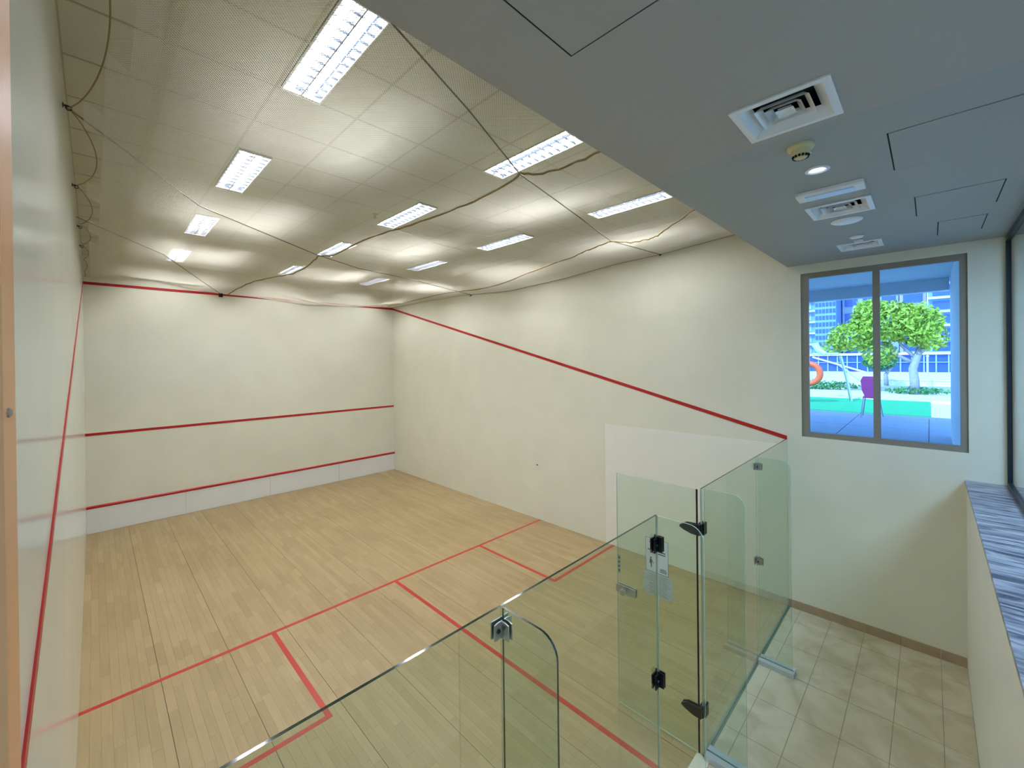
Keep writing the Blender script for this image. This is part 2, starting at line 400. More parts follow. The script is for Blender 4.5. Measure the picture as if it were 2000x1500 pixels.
def bx(y):
    y = np.asarray(y, float); r = np.full_like(y, .02)
    for a, b, d in zip(HK[:-1], HK[1:], BL):
        t = np.clip((y-a)/(b-a), 0, 1); r = r+np.where((y >= a) & (y < b), d*np.sin(math.pi*t)**.7, 0)
    return r
net = empty('ball_net', (3.2, 5, 4.8), 'sagging fine cream ball net stretched under the court ceiling', 'net')
P = .0135; V = []; F = []; nv = 0; seg = .14; CR = .0012
for sgn in (1, -1):
    cs = np.arange(0 if sgn > 0 else -L, W+L if sgn > 0 else W, P*math.sqrt(2))
    for c in cs:
        # x + sgn*y = c
        if sgn > 0: y0, y1 = max(.14, c-W), min(L, c)
        else: y0, y1 = max(.14, -c), min(L, W-c)
        if y1-y0 < .03: continue
        n = max(2, int((y1-y0)*1.414/seg)+1); ys_ = np.linspace(y0, y1, n); xs_ = c-sgn*ys_ if sgn > 0 else c+ys_
        keep = xs_ > bx(ys_)
        if keep.sum() < 2: continue
        i0 = int(np.argmax(keep)); i1 = n-int(np.argmax(keep[::-1]))
        xs_, ys_ = xs_[i0:i1], ys_[i0:i1]; n = len(xs_)
        if n < 2: continue
        zs_ = H(xs_, ys_); d = np.array([1, -1 if sgn > 0 else 1])/1.414; pn = np.array([-d[1], d[0]])
        ring = []
        for k in range(3):
            a = 2*math.pi*k/3+.5
            ring.append(np.stack([xs_+pn[0]*CR*math.cos(a), ys_+pn[1]*CR*math.cos(a), zs_+CR*math.sin(a)], 1))
        V.append(np.stack(ring, 1).reshape(-1, 3))
        i = np.arange(n-1)
        for k in range(3):
            j = (k+1) % 3; F.append(np.stack([nv+i*3+k, nv+i*3+j, nv+(i+1)*3+j, nv+(i+1)*3+k], 1))
        nv += n*3
V = np.concatenate(V); F = np.concatenate(F)
me = bpy.data.meshes.new('net_mesh'); me.vertices.add(len(V)); me.vertices.foreach_set('co', V.ravel())
me.loops.add(F.size); me.loops.foreach_set('vertex_index', F.ravel().astype(np.int32))
me.polygons.add(len(F)); me.polygons.foreach_set('loop_start', np.arange(0, F.size, 4, dtype=np.int32))
me.materials.append(M['cord']); me.update(calc_edges=True)
o = bpy.data.objects.new('net_mesh', me); C.objects.link(o); o.parent = net; o.matrix_parent_inverse = Matrix.Translation((-3.2, -5, -4.8)); o['kind'] = 'stuff'
def onnet(pts, dz=0, n=6, wig=0):
    q = []
    for (a, b) in zip(pts[:-1], pts[1:]):
        for k in range(n):
            t = k/n; x, y = a[0]+(b[0]-a[0])*t, a[1]+(b[1]-a[1])*t
            q.append((x+random.uniform(-wig, wig), y, float(H(x, y))+dz+random.uniform(-wig, wig)))
    q.append((pts[-1][0], pts[-1][1], float(H(*pts[-1]))+dz)); return q
S1 = [(2.99, .2), (2.99, .73), (2.99, 1.09), (2.92, 1.26), (2.8, 1.36), (2.87, 1.5), (2.93, 2.0), (2.96, 2.55), (2.92, 3.3), (2.86, 3.7), (2.79, 4.3), (2.8, 5.3), (2.64, 5.49), (2.73, 6.1), (2.75, 7.0), (2.6, 7.6), (2.46, 8.1), (2.38, 8.6), (2.3, 9.8)]
S2 = [(4.9, .3), (4.98, .73), (5.26, 1.05), (5.43, 1.25), (5.61, 1.44), (5.67, 1.6), (5.62, 1.85), (5.34, 1.98), (5.41, 2.23), (5.49, 2.5), (5.63, 2.9), (5.68, 3.4), (5.85, 4.2), (6.0, 5.2), (6.1, 7), (6.1, 9.6)]
tag(MB().tube(onnet(S1, -.004, 4, .008), .011, 5).build('seam_cord', 'hem', net), 'wavy brown seam between two net sheets')
tag(MB().tube(onnet(S2, -.004, 4, .008), .011, 5).build('seam_cord', 'hem', net), 'wavy brown seam near the right wall')
yy = np.linspace(.2, 9.8, 130); tag(MB().tube([(float(bx(y)), y, float(H(bx(y), y))) for y in yy], .0042, 5).build('edge_cord', 'hem', net), 'scalloped edge cord hooked to left wall')
tag(MB().tube([(W-.012, y, float(ip(RT, y))) for y in np.linspace(.2, 9.8, 60)], .005, 5).build('edge_cord', 'hem', net), 'edge cord along the right wall')
tag(MB().tube([(x, L-.012, float(ip(FT, x))) for x in np.linspace(.02, 6.38, 40)], .007, 5).build('edge_cord', 'cord', net), 'edge cord along the front wall')
tag(MB().tube(onnet([(1.19, 3.24), (1.75, 3.42), (2.57, 3.56), (3.7, 3.76), (4.52, 3.69), (5.31, 3.43), (5.92, 2.95)], -.003, 5), .005, 5).build('fold_cord', 'cord', net), 'pale cord along a fold')
def cable(pts, label):
    q = [(x, y, z) for x, y, z in pts]
    return tag(MB().tube(q, .0055, 6).build('support_cable', 'rope'), label, 'cable', 'cables carrying the ball net')
def hz(x, y, d=-.012): return (x, y, float(H(x, y))+d)
cable([(.004, .25, 4.9), hz(1.21, .72), hz(1.92, .99), hz(2.8, 1.36), hz(4.1, 1.68), hz(5.3, 1.98), (W-.004, 1.77, 4.75)], 'thin grey cable under the net nearest the lobby ceiling edge')
cable([(.004, 2.93, 4.9), hz(.94, 4.16), hz(2.54, 5.37), hz(3.43, 5.79), hz(4.68, 6.15), (W-.004, 6.28, 4.67)], 'thin grey cable crossing under the middle of the net')
cable([(.004, 5.9, 4.9), hz(.91, 7.02), (2.15, L-.05, 4.68)], 'thin grey cable from left wall to bracket on front wall')
for i, (x, y, z, lb) in enumerate([(0, 2.93, 4.9, 'dark net hook on left wall nearest the camera'), (0, 4.62, 4.885, 'dark net hook on left wall where second scallop ends'), (0, 6.25, 4.88, 'small net hook on left wall at third scallop'), (0, 7.45, 4.88, 'small net hook on left wall at the farthest scallops'),
        (W, 1.77, 4.75, 'dark net hook on right wall under the bright net band'), (W, 6.28, 4.66, 'dark net hook on right wall near the front corner')]):
    s = 1 if x == 0 else -1
    hk = empty('wall_hook', (x, y, z), lb, 'hook', 'hooks holding the ball net')
    MB().lathe((x, y, z), [(.016, 0), (.016, s*.006), (.006, s*.008), (.006, s*.03)], 10, 'x').build('hook_plate', 'hook', hk, fix=True)
    MB().tube([(x+s*(.03+.014*math.sin(a)), y, z-.014+.014*math.cos(a)) for a in np.linspace(0, 5.2, 10)], .004, 6).build('eye_ring', 'hook', hk)

# ------------------------------------------------------------ lobby ceiling
pans = [('big', .86, 1.42, -.79, -.19), ('mid', 3.03, 3.64, -1.60, -.97), ('low', 4.34, 4.93, -1.47, -1.045), ('far', 5.27, 5.85, -1.45, -1.17)]
vents = [(2.43, -.66, .375), (4.22, -.645, .38), (5.73, -.63, .34)]
bxs = (3.635, 3.795, -.83, -.47); dl = (3.27, -.65, .045)
holes = [(a, b, c, d) for _, a, b, c, d in pans]+[(x-s/2+.035, x+s/2-.035, y-s/2+.035, y+s/2-.035) for x, y, s in vents]+[(dl[0]-dl[2], dl[0]+dl[2], dl[1]-dl[2], dl[1]+dl[2])]
def inhole(x, y): return any(a < x < b and c < y < d for a, b, c, d in holes)
xsC = sorted({0., 2.69, W}|{h[0] for h in holes}|{h[1] for h in holes}); ysC = sorted({-4.6, .12}|{h[2] for h in holes}|{h[3] for h in holes})
lc = empty('ceiling_lobby', (3.2, -1, HZ), 'lowered plaster ceiling over the lobby', 'ceiling', kind='structure')
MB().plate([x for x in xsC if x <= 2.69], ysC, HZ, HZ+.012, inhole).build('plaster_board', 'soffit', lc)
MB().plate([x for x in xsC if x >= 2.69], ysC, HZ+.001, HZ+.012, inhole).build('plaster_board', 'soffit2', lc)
MB().box(0, W, -4.6, .119, HZ+.10, HZ+.2).build('slab', 'dark', lc)
MB().box(0, W, .1205, .13, HZ+.001, CZ+.2).build('bulkhead', 'soffit', lc)
for nm, a, b, c, d in pans:
    g = .007; x0 = empty('access_hatch', ((a+b)/2, (c+d)/2, HZ), {'big': 'flush access hatch in lobby ceiling nearest the camera', 'mid': 'largest square access hatch on the right of lobby ceiling', 'low': 'flush access hatch between the large hatch and the window', 'far': 'faint small access hatch beside the window wall'}[nm], 'access hatch')
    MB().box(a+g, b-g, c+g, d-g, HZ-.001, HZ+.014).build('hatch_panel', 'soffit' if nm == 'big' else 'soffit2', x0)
    MB().plate([a, a+g, b-g, b], [c, c+g, d-g, d], HZ+.0025, HZ+.010, lambda x, y: a+g < x < b-g and c+g < y < d-g).build('hatch_gap_shade', 'dark', x0)  # dark strip filling the gap round the panel, its shade put into colour
def frustum(mb, x, y, s0, z0, s1, z1, th=.004):
    """sloping square collar with thickness"""
    def sq(s, z): return [(x-s/2, y-s/2, z), (x+s/2, y-s/2, z), (x+s/2, y+s/2, z), (x-s/2, y+s/2, z)]
    a, b = sq(s0, z0), sq(s1, z1); a2, b2 = sq(s0-2*th, z0+th), sq(s1-2*th, z1+th)
    for i in range(4):
        j = (i+1) % 4; mb.poly([a[i], a[j], b[j], b[i]]); mb.poly([b2[i], b2[j], a2[j], a2[i]]); mb.poly([a[j], a[i], a2[i], a2[j]]); mb.poly([b[i], b[j], b2[j], b2[i]])
for (x, y, s), lb in zip(vents, ('large square air diffuser nearest the camera on lobby ceiling', 'square air diffuser between emergency light and round speaker', 'square air diffuser nearest the window')):
    v = empty('air_diffuser', (x, y, HZ), lb, 'air vent', 'square ceiling diffusers')
    h = s/2; mb = MB(); mb.plate([x-h, x-h+.03, x+h-.03, x+h], [y-h, y-h+.03, y+h-.03, y+h], HZ-.008, HZ, lambda a, b: abs(a-x) < h-.03 and abs(b-y) < h-.03)
    mb.build('frame', 'white', v)
    mb = MB(); frustum(mb, x, y, s-.06, HZ-.006, s-.135, HZ+.03); mb.build('outer_collar', 'white', v, fix=True)
    for k in range(3):
        mb = MB(); q = (s-.165)*(1-.33*k); frustum(mb, x, y, q, HZ-.004+.002*k, max(.02, q-.048), HZ+.022, .0015)
        if k == 2: mb.box(x-q/2+.01, x+q/2-.01, y-q/2+.01, y+q/2-.01, HZ+.012, HZ+.015)
        mb.build('vane', 'white', v, fix=True)
    MB().box(x-h+.036, x+h-.036, y-h+.036, y+h-.036, HZ+.088, HZ+.095).build('plenum', 'dark', v)
sd = empty('smoke_detector', (2.86, -.64, HZ), 'ivory smoke detector hanging beside the large air diffuser', 'smoke detector')
MB().lathe((2.86, -.64, HZ), [(.062, 0), (.062, -.010), (.056, -.018), (.044, -.022), (.040, -.045), (.030, -.060)], 28).build('housing', 'ivory', sd, smooth=False, fix=True)
mb = MB()
for k in range(14):
    a = 2*math.pi*k/14; c_, s_ = math.cos(a), math.sin(a); p = Vector((2.86+.0345*c_, -.64+.0345*s_, HZ-.056)); t = Vector((-s_, c_, 0))*.0052
    n = Vector((c_, s_, -.5)).normalized()*.002; up = Vector((-.5*c_, -.5*s_, -1)).normalized()*.006
    mb.prism([p-t-up, p+t-up, p+t+up, p-t+up], n*2)
mb.build('vent_slots', 'dark', sd, fix=True)
MB().lathe((2.86, -.64, HZ-.060), [(.028, 0), (.026, -.004), (.010, -.006)], 20).build('sensor_cap', 'ivory', sd, fix=True)
MB().lathe((2.905, -.675, HZ-.028), [(.005, 0), (.005, -.006), (.002, -.009)], 10).build('indicator', 'white', sd, fix=True)
dn = empty('downlight', (dl[0], dl[1], HZ), 'small round recessed downlight in lobby ceiling', 'downlight')
mb = MB(); k = 28
pr_ = [(.062, 0), (.062, -.006), (.046, -.008), (.042, -.002), (.038, .025), (.038, .03)]
R0 = [[Vector((dl[0]+r*math.cos(2*math.pi*j/k), dl[1]+r*math.sin(2*math.pi*j/k), HZ+h)) for j in range(k)] for r, h in pr_]
mb.rings(R0, cap=False).build('trim_ring', 'white', dn, fix=True)
MB().lathe((dl[0], dl[1], HZ+.012), [(.037, 0), (.037, .006)], 24).build('lens', 'lamp', dn, fix=True)
em = empty('emergency_light', (3.715, -.65, HZ), 'long white box light on lobby ceiling before second diffuser', 'emergency light')
a, b, c, d = bxs; MB().prism([(a, c, HZ), (a, c, HZ-.018), (a+.012, c, HZ-.026), (b-.012, c, HZ-.026), (b, c, HZ-.018), (b, c, HZ)], (0, d-c, 0)).build('body', 'white', em, fix=True)
MB().box(a+.035, b-.035, c+.05, d-.05, HZ-.034, HZ-.026).build('lens', mat('frosted_lens', 'cfe0f5', .3), em)
MB().box(b-.032, b-.027, c+.05, d-.05, HZ-.0265, HZ-.0255).build('slot', 'dark', em)
o = tag(MB().lathe((4.63, -.64, HZ), [(.105, 0), (.105, -.004), (.09, -.012), (.05, -.017), (.01, -.018)], 32).build('round_speaker', 'white', fix=True), 'flat round white ceiling disc beyond the second diffuser', 'speaker')
o = tag(MB().lathe((5.30, -.64, HZ), [(.055, 0), (.055, -.004), (.045, -.012), (.01, -.016)], 24).build('ceiling_sensor', 'white', fix=True), 'small white ceiling disc before the last diffuser', 'sensor')
o = tag(MB().lathe((5.47, -.64, HZ), [(.035, 0), (.035, -.018), (.028, -.026), (.01, -.028)], 20).build('sprinkler_head', 'white', fix=True), 'tiny white ceiling fitting touching the last diffuser edge', 'sprinkler')

# ------------------------------------------------------------ parapet, marble ledge, dark glazed partition, room behind
par = struct('wall_parapet', MB().box(0, W, PY-.29, PY, -.2, 1.862), 'wall_hall', 'pale low wall below the marble ledge', 'wall')
lg = tag(MB().box(0, W, PY-.29, PY+.008, 1.862, 1.89).build('marble_ledge', 'marble'), 'grey streaked marble ledge capping the low wall', 'ledge', kind='structure')
pt = empty('window_partition', (3.2, PY-.28, 1.89), 'dark framed glazed partition standing on the marble ledge', 'window', kind='structure')
y = PY-.285
MB().box(0, W, y-.02, y+.02, 1.89, 1.925).build('bottom_rail', 'darkglassframe', pt); MB().box(0, W, y-.02, y+.02, HZ-.05, HZ).build('top_rail', 'darkglassframe', pt)
for x in (0, 1.6, 3.2, 4.8, W-.03): MB().box(x, x+.03, y-.02, y+.02, 1.925, HZ-.05).build('mullion', 'darkglassframe', pt)
for x in (0.03, 1.63, 3.23, 4.83): MB().box(x, min(x+1.57, W-.03), y-.004, y+.004, 1.925, HZ-.05).build('pane', 'darkpane', pt)
bk = struct('floor_mezzanine', MB().box(0, W, -4.6, PY-.29, 1.2, 1.3), 'terrace', 'grey floor of the room behind the glazed partition', 'floor')
struct('wall_back', MB().box(0, W, -4.8, -4.6, 1.2, HZ+.2), mat('grey_blue_wall', '9fb0c0', .7), 'grey blue wall of the room behind the partition', 'wall')
for i, x in enumerate((1.0, 4.2)):  # unseen glowing ceiling panels, added to brighten the lobby and left wall
    t = empty('fill_panel', (x+.6, -3, HZ), '%s added unseen fill panel behind the glazed partition' % ('left' if i == 0 else 'right'), 'ceiling light', 'added fill panels behind the partition')
    MB().box(x, x+1.2, -3.6, -2.4, HZ-.02, HZ).build('frame', 'white', t)
    MB().box(x+.03, x+1.17, -3.57, -2.43, HZ-.024, HZ-.02).build('diffuser', mat('fill_panel_face', 'cbdff8', .5, emit=29.0), t)
jb = tag(MB().box(0, .0835, -.62, -.55, 0, HZ).build('trim_1', 'orange'), 'orange varnished wood post at the left edge', 'post', kind='structure')
tag(MB().lathe((.0835, -.60, 3.115), [(.004, 0), (.004, .0015), (.002, .003)], 12, 'x').build('screw_head', 'skirt', jb, fix=True), 'small brown screw cap')

# ------------------------------------------------------------ glass back wall
TH = .012
def gpanel(name, label, x0, x1, cat='glass panel', group='glass panels of the court back wall'):
    t = empty(name, ((x0+x1)/2, GY, 0), label, cat, group)
    mb = MB().prism([(x0, GY-TH/2, .012), (x1, GY-TH/2, .012), (x1, GY-TH/2, GH), (x0, GY-TH/2, GH)], (0, TH, 0), 0, 1); mb.m[3] = 2 if x1 == 2.78 else 0; mb.m[5] = 2 if x0 == 3.55 else 0; mb.build('glass_sheet', ['glass', 'edge', 'edge2'], t, fix=True)
    MB().box(x0, x1, GY-.008, GY+.008, .001, .014).build('floor_seal', 'silicone', t)
    return t
gpanel('glass_screen', 'frameless glass panel nearest the left wall', .004, 1.348)
gpanel('glass_screen', 'frameless glass panel between left fin and the doorway', 1.352, 2.78)
gpanel('glass_screen', 'frameless glass panel just right of the open door', 3.55, 5.048)
gpanel('glass_screen', 'frameless glass panel touching the right wall', 5.052, W-.006)
def fin(x, label, base=True, em='edge2'):
    t = empty('glass_fin', (x, 0, 0), label, 'glass fin', 'glass stiffening fins')
    y0, y1 = GY-TH/2-.006, -.15; r = .085; pts = [(x, y0, .03), (x, y0, GH-.002)]
    for k in range(8):
        a = math.pi/2*k/7; pts.append((x, y1+r-r*math.sin(a), GH-.002-r+r*math.cos(a)))
    pts.append((x, y1, .03))
    MB().prism([(p[0]-.005, p[1], p[2]) for p in pts], (.010, 0, 0), 0, 1).build('glass_sheet', ['glass', em], t, fix=True)
    if base:
        s = MB(); s.box(x-.062, x-.007, y1-.02, y0-.004, 0, .045); s.box(x+.007, x+.062, y1-.02, y0-.004, 0, .045); s.box(x-.007, x+.007, y1-.02, y0-.004, 0, .02); s.box(x-.007, x+.007, y1-.02, y1-.012, .02, .045)
        s.build('base_shoe', 'alu_light', t)
    return t
f1 = fin(1.35, 'glass fin with round corner at the left joint', em='edge'); f2 = fin(2.775, 'glass fin at the free side of the doorway')
f3 = fin(3.585, 'glass fin beside the door hinges'); f4 = fin(5.05, 'glass fin nearest the right wall')
def clamp(x, z, m, lb):
    t = empty('glass_clamp', (x, GY, z), lb, 'clamp')
    mb = MB()
    for s in (-1, 1):
        mb.prism([(x+s*.006, GY-.009, z-.035), (x+s*.05, GY-.009, z-.035), (x+s*.05, GY-.009, z+.03), (x+s*.03, GY-.009, z+.035), (x+s*.006, GY-.009, z+.035)], (0, -.006, 0))
        mb.prism([(x+s*.007, GY-.015, z-.035), (x+s*.007, GY-.055, z-.035), (x+s*.007, GY-.055, z+.03), (x+s*.007, GY-.035, z+.035), (x+s*.007, GY-.015, z+.035)], (s*.006, 0, 0))
    mb.box(x-.05, x+.05, GY+.007, GY+.013, z-.035, z+.035)
    mb.build('bracket', m, t, fix=True)
    for s in (-1, 1): MB().lathe((x+s*.03, GY-.015, z), [(.009, 0), (.009, -.004), (.005, -.006)], 10, 'y').build('screw', 'hook' if m == 'steel' else 'steel', t, fix=True)
clamp(1.35, 2.03, 'steel', 'steel clamp at top of the left fin'); clamp(1.35, 1.04, 'steel', 'steel clamp halfway up the left fin, low in frame')
clamp(5.05, 2.02, 'steel', 'steel clamp at top of the rightmost fin'); clamp(5.05, 1.04, 'steel', 'steel clamp halfway up the rightmost fin')
def blackclamp(z, lb):
    t = empty('black_clamp', (2.775, GY, z), lb, 'clamp'); x = 2.775; mb = MB()
    mb.box(x-.052, x+.012, GY-.016, GY-.008, z-.045, z+.045); mb.box(x-.052, x+.012, GY+.008, GY+.016, z-.045, z+.045)
    mb.box(x+.006, x+.014, GY-.048, GY+.016, z-.04, z+.055); mb.box(x-.014, x-.006, GY-.048, GY-.008, z-.04, z+.055)
    mb.build('bracket', 'black', t, fix=True)
    MB().lathe((x-.022, GY-.016, z), [(.008, 0), (.008, -.004)], 10, 'y').build('screw', 'steel', t, fix=True)
blackclamp(1.93, 'upper black clamp on the glass edge left of doorway'); blackclamp(1.04, 'lower black clamp on the glass edge left of doorway')

# open glass door
DX = 3.53
door = empty('door_1', (DX, GY+.02, 0), 'open frameless glass door swung into the court', 'door', kind='structure')
dy0, dy1 = GY+.03, .88
MB().prism([(DX-.005, dy0, .03), (DX-.005, dy1, .03), (DX-.005, dy1, GH-.004), (DX-.005, dy0, GH-.004)], (.010, 0, 0), 0, 1).build('glass_sheet', ['glass', 'edge2'], door, fix=True)
MB().box(DX-.003, DX+.003, dy0-.012, dy0, .03, GH-.004).build('black_seal', 'dark', door)
def hinge(z):
    h = .042
    prof = [(dy0-.03, z-h), (dy0+.03, z-h*.95), (dy0+.09, z-h*.55), (dy0+.125, z-.005), (dy0+.12, z+.012), (dy0+.08, z+h*.8), (dy0-.03, z+h)]
    hg = MB().prism([(DX-.024, y, zz) for y, zz in prof], (.017, 0, 0)).prism([(DX+.007, y, zz) for y, zz in prof], (.014, 0, 0)).build('hinge', 'black', door, fix=True)
    MB().tube([(DX+.006, dy0-.028, z-h), (DX+.006, dy0-.028, z+h)], .013, 12).build('knuckle', 'black', hg)
    MB().box(DX+.022, DX+.085, GY-.02, GY-.007, z-.045, z+.045).box(DX+.022, DX+.085, GY+.007, GY+.02, z-.045, z+.045).build('wall_plate', 'black', hg)
hinge(1.80); hinge(.36)
lk = MB().box(DX-.022, DX-.006, .70, .885, 1.045, 1.115).box(DX+.006, DX+.022, .70, .885, 1.045, 1.115).build('lock_case', 'steel', door)
MB().lathe((DX-.022, .80, 1.08), [(.012, 0), (.012, -.02), (.026, -.024), (.027, -.045), (.018, -.05)], 20, 'x').build('knob', 'steel', lk, fix=True)
st = empty('door_sticker', (DX-.006, .86, 1.3), 'narrow vertical sticker with four dark symbols on the glass door', 'sticker')
MB().box(DX-.0065, DX-.0055, .845, .875, 1.215, 1.375).build('backing', mat('clear_film', '9aa694', .5), st)
for k in range(4):
    z = 1.238+k*.038; MB().lathe((DX-.0066, .86, z), [(.011, 0), (.011, -.0006)], 5+k, 'x').build('symbol', 'ink', st, fix=True)
n1 = empty('notice_paper', (DX-.006, .5, 1.48), 'white upright notice with small figure taped to the glass door', 'notice')
xx = DX-.0062
MB().box(xx-.0006, xx, .405, .605, 1.335, 1.622).build('sheet', 'paper', n1)
mb = MB()
for (a, b, z, h) in ((.44, .57, 1.585, .006), (.46, .55, 1.57, .006), (.43, .585, 1.515, .009), (.43, .56, 1.497, .008), (.42, .48, 1.365, .006), (.42, .48, 1.353, .006), (.425, .475, 1.377, .006)): mb.box(xx-.0009, xx-.0006, a, b, z, z+h)
mb.box(xx-.0009, xx-.0006, .405, .408, 1.335, 1.622); mb.box(xx-.0009, xx-.0006, .602, .605, 1.335, 1.622); mb.box(xx-.0009, xx-.0006, .408, .602, 1.335, 1.338); mb.box(xx-.0009, xx-.0006, .408, .602, 1.619, 1.622)
mb.build('text_lines', 'ink', n1)
g = xx-.0009; mb = MB(); mb.lathe((xx-.0006, .556, 1.452), [(.008, 0), (.008, -.0004)], 10, 'x')
mb.prism([(g, .548, 1.442), (g, .566, 1.442), (g, .570, 1.405), (g, .560, 1.405), (g, .556, 1.372), (g, .548, 1.372), (g, .548, 1.405)], (.0003, 0, 0)); mb.prism([(g, .548, 1.436), (g, .530, 1.41), (g, .534, 1.406), (g, .55, 1.426)], (.0003, 0, 0))
mb.build('figure', 'ink', n1, fix=True)
n2 = empty('rules_paper', (DX-.006, .5, 1.25), 'faded closely printed sheet below the white notice on door', 'notice')
MB().box(xx-.0004, xx, .37, .625, 1.135, 1.334).build('sheet', 'paper2', n2)
mb = MB()
for k in range(13): mb.box(xx-.0006, xx-.0004, .39+random.random()*.03, .60-random.random()*.06, 1.150+k*.0135, 1.154+k*.0135)
mb.build('text_lines', mat('faint_ink', '8b918c', .6), n2)

# ------------------------------------------------------------ lobby window
wn = empty('window_1', (W, -.7, 2.165), 'two pane aluminium window in the right wall looking to pool terrace', 'window', kind='structure')
fx0, fx1 = W+.015, W+.065; wb = .062
MB().box(fx0, fx1, wy0, wy1, wz0, wz0+wb).build('window_frame', 'alu', wn); MB().box(fx0, fx1, wy0, wy1, wz1-wb, wz1).build('window_frame', 'alu', wn)
MB().box(fx0, fx1, wy0, wy0+.055, wz0+wb, wz1-wb).build('window_frame', 'alu', wn); MB().box(fx0, fx1, wy1-.075, wy1, wz0+wb, wz1-wb).build('window_frame', 'alu', wn)
ml = -.70; MB().box(fx0-.004, fx1, ml-.03, ml+.03, wz0+wb, wz1-wb).build('mullion', 'alu', wn)
for a, b in ((wy0+.055, ml-.03), (ml+.03, wy1-.075)): MB().box(fx0+.02, fx0+.028, a, b, wz0+wb, wz1-wb).build('pane', 'pane', wn)

# ------------------------------------------------------------ terrace outside
TG = 1.9
gr = struct('ground', MB().box(W+.2, 120, -60, 80, TG-.4, TG-.03), 'pale', 'pale terrace ground outside the window', 'ground')
sx = [6.6, 7.6, 8.8, 10.0, 11.1, 12.2]; sy = [-3.2, -2.15, -1.1, -.05, 1.0, 2.05, 3.1]
for i in range(5):
    for j in range(6): MB().box(sx[i]+.006, sx[i+1]-.006, sy[j]+.006, sy[j+1]-.006, TG-.03, TG).build('terrace_slab', 'terrace', gr)
cn = empty('canopy', (8, 0, 4.3), 'deep shaded canopy over the terrace outside the window', 'canopy', kind='structure')
MB().box(W+.2, 9.6, -1.5, 9, 4.33, 4.5).build('canopy_slab', 'bwhite', cn); MB().box(9.42, 9.6, -1.33, 9, 4.14, 4.33).build('edge_beam', 'bwhite', cn)
MB().box(W+.2, 9.45, -1.5, -1.335, TG, 4.33).build('side_wall', 'bwhite', cn)
tag(MB().box(12.25, 16.0, -1.12, 6, TG-.03, TG+.012).build('turf_strip', 'turf'), 'bright green artificial turf strip on the terrace', 'turf')
tag(MB().box(16.0, 17.6, -6, 8, TG-.03, TG+.05).build('pale_kerb', 'pale'), 'pale sunlit kerb beyond the turf', 'kerb')
tag(MB().box(21.5, 22.6, -8, 10, TG-.03, TG+.06).build('far_paving', 'pale'), 'pale walkway beyond the trees', 'paving')
def foliage(name, blobs, n, size, m, parent=None, dens=None):
    V = []; F = []
    tot = sum(b[3]*b[4]*b[5] for b in blobs)
    for (cx, cy, cz, rx, ry, rz) in blobs:
        k = int(n*rx*ry*rz/tot)
        u = rng.normal(size=(k, 3)); u /= np.linalg.norm(u, axis=1)[:, None]; r = rng.uniform(.3, 1, k)**.5
        c = np.array([cx, cy, cz])+u*r[:, None]*np.array([rx, ry, rz])
        for p in c:
            d = rng.normal(size=3); d /= np.linalg.norm(d); e = np.cross(d, rng.normal(size=3)); e /= np.linalg.norm(e); w = np.cross(d, e)*.1
            s = size*rng.uniform(.6, 1.3); b = len(V)
            V += [p-d*s, p+e*s*.45+w*s, p+d*s, p-e*s*.45+w*s]; F += [(b, b+1, b+2, b+3)]
    me = bpy.data.meshes.new(name); me.from_pydata([tuple(v) for v in V], [], F); me.materials.append(M[m])
    o = bpy.data.objects.new(name, me); C.objects.link(o)
    if parent: o.parent = parent; o.matrix_parent_inverse = Matrix.Translation(-Vector(parent.location))
    o['kind'] = 'stuff'; return o
tr = empty('terrace_tree', (19.5, -.75, TG), 'broad crowned green tree on the terrace outside the window', 'tree')
MB().tube([(19.5, -.76, TG), (19.52, -.76, 2.3), (19.48, -.72, 2.7), (19.5, -.82, 3.1), (19.6, -.9, 3.4)], .13, 10, r2=.09).build('trunk', 'bark', tr, smooth=True)
for pts in ([(19.5, -.8, 3.05), (19.5, -.45, 3.5), (19.4, -.2, 4.2)], [(19.5, -.82, 3.1), (19.6, -1.1, 3.5), (19.6, -1.2, 4.1)], [(19.5, -.75, 2.9), (19.4, -.3, 3.2), (19.4, .4, 3.9)]):
    MB().tube(pts, .06, 8, r2=.03).build('branch', 'bark', tr, smooth=True)
foliage('foliage', [(19.5, -.1, 4.3, .9, .95, .72), (19.5, .85, 3.85, .8, .65, .55), (19.5, -.85, 4.15, .8, .62, .75), (19.4, .35, 4.6, .7, .5, .5), (19.4, -1.2, 3.7, .5, .35, .45), (19.5, 1.35, 3.5, .4, .35, .32), (19.5, .1, 3.25, .5, .5, .42)], 6500, .085, 'leaf', tr)
t2 = empty('small_tree', (23, .55, TG), 'smaller dark leaved tree behind the window mullion', 'tree')
MB().tube([(22.8, .1, TG), (22.8, .12, 2.4), (22.9, -.15, 2.9)], .08, 8, r2=.05).build('trunk', 'bark', t2, smooth=True)
foliage('foliage', [(22.8, .3, 2.9, .4, .55, .35)], 700, .07, 'hedge', t2)
hb = tag(foliage('planting_bed', [(20.6, 3, TG+.12, .5, 2.4, .22), (19.6, -.8, TG+.08, .5, .8, .12)], 2500, .06, 'hedge'), 'low green planting bed around the tree foot', 'planting')
hb['category'] = 'planting'
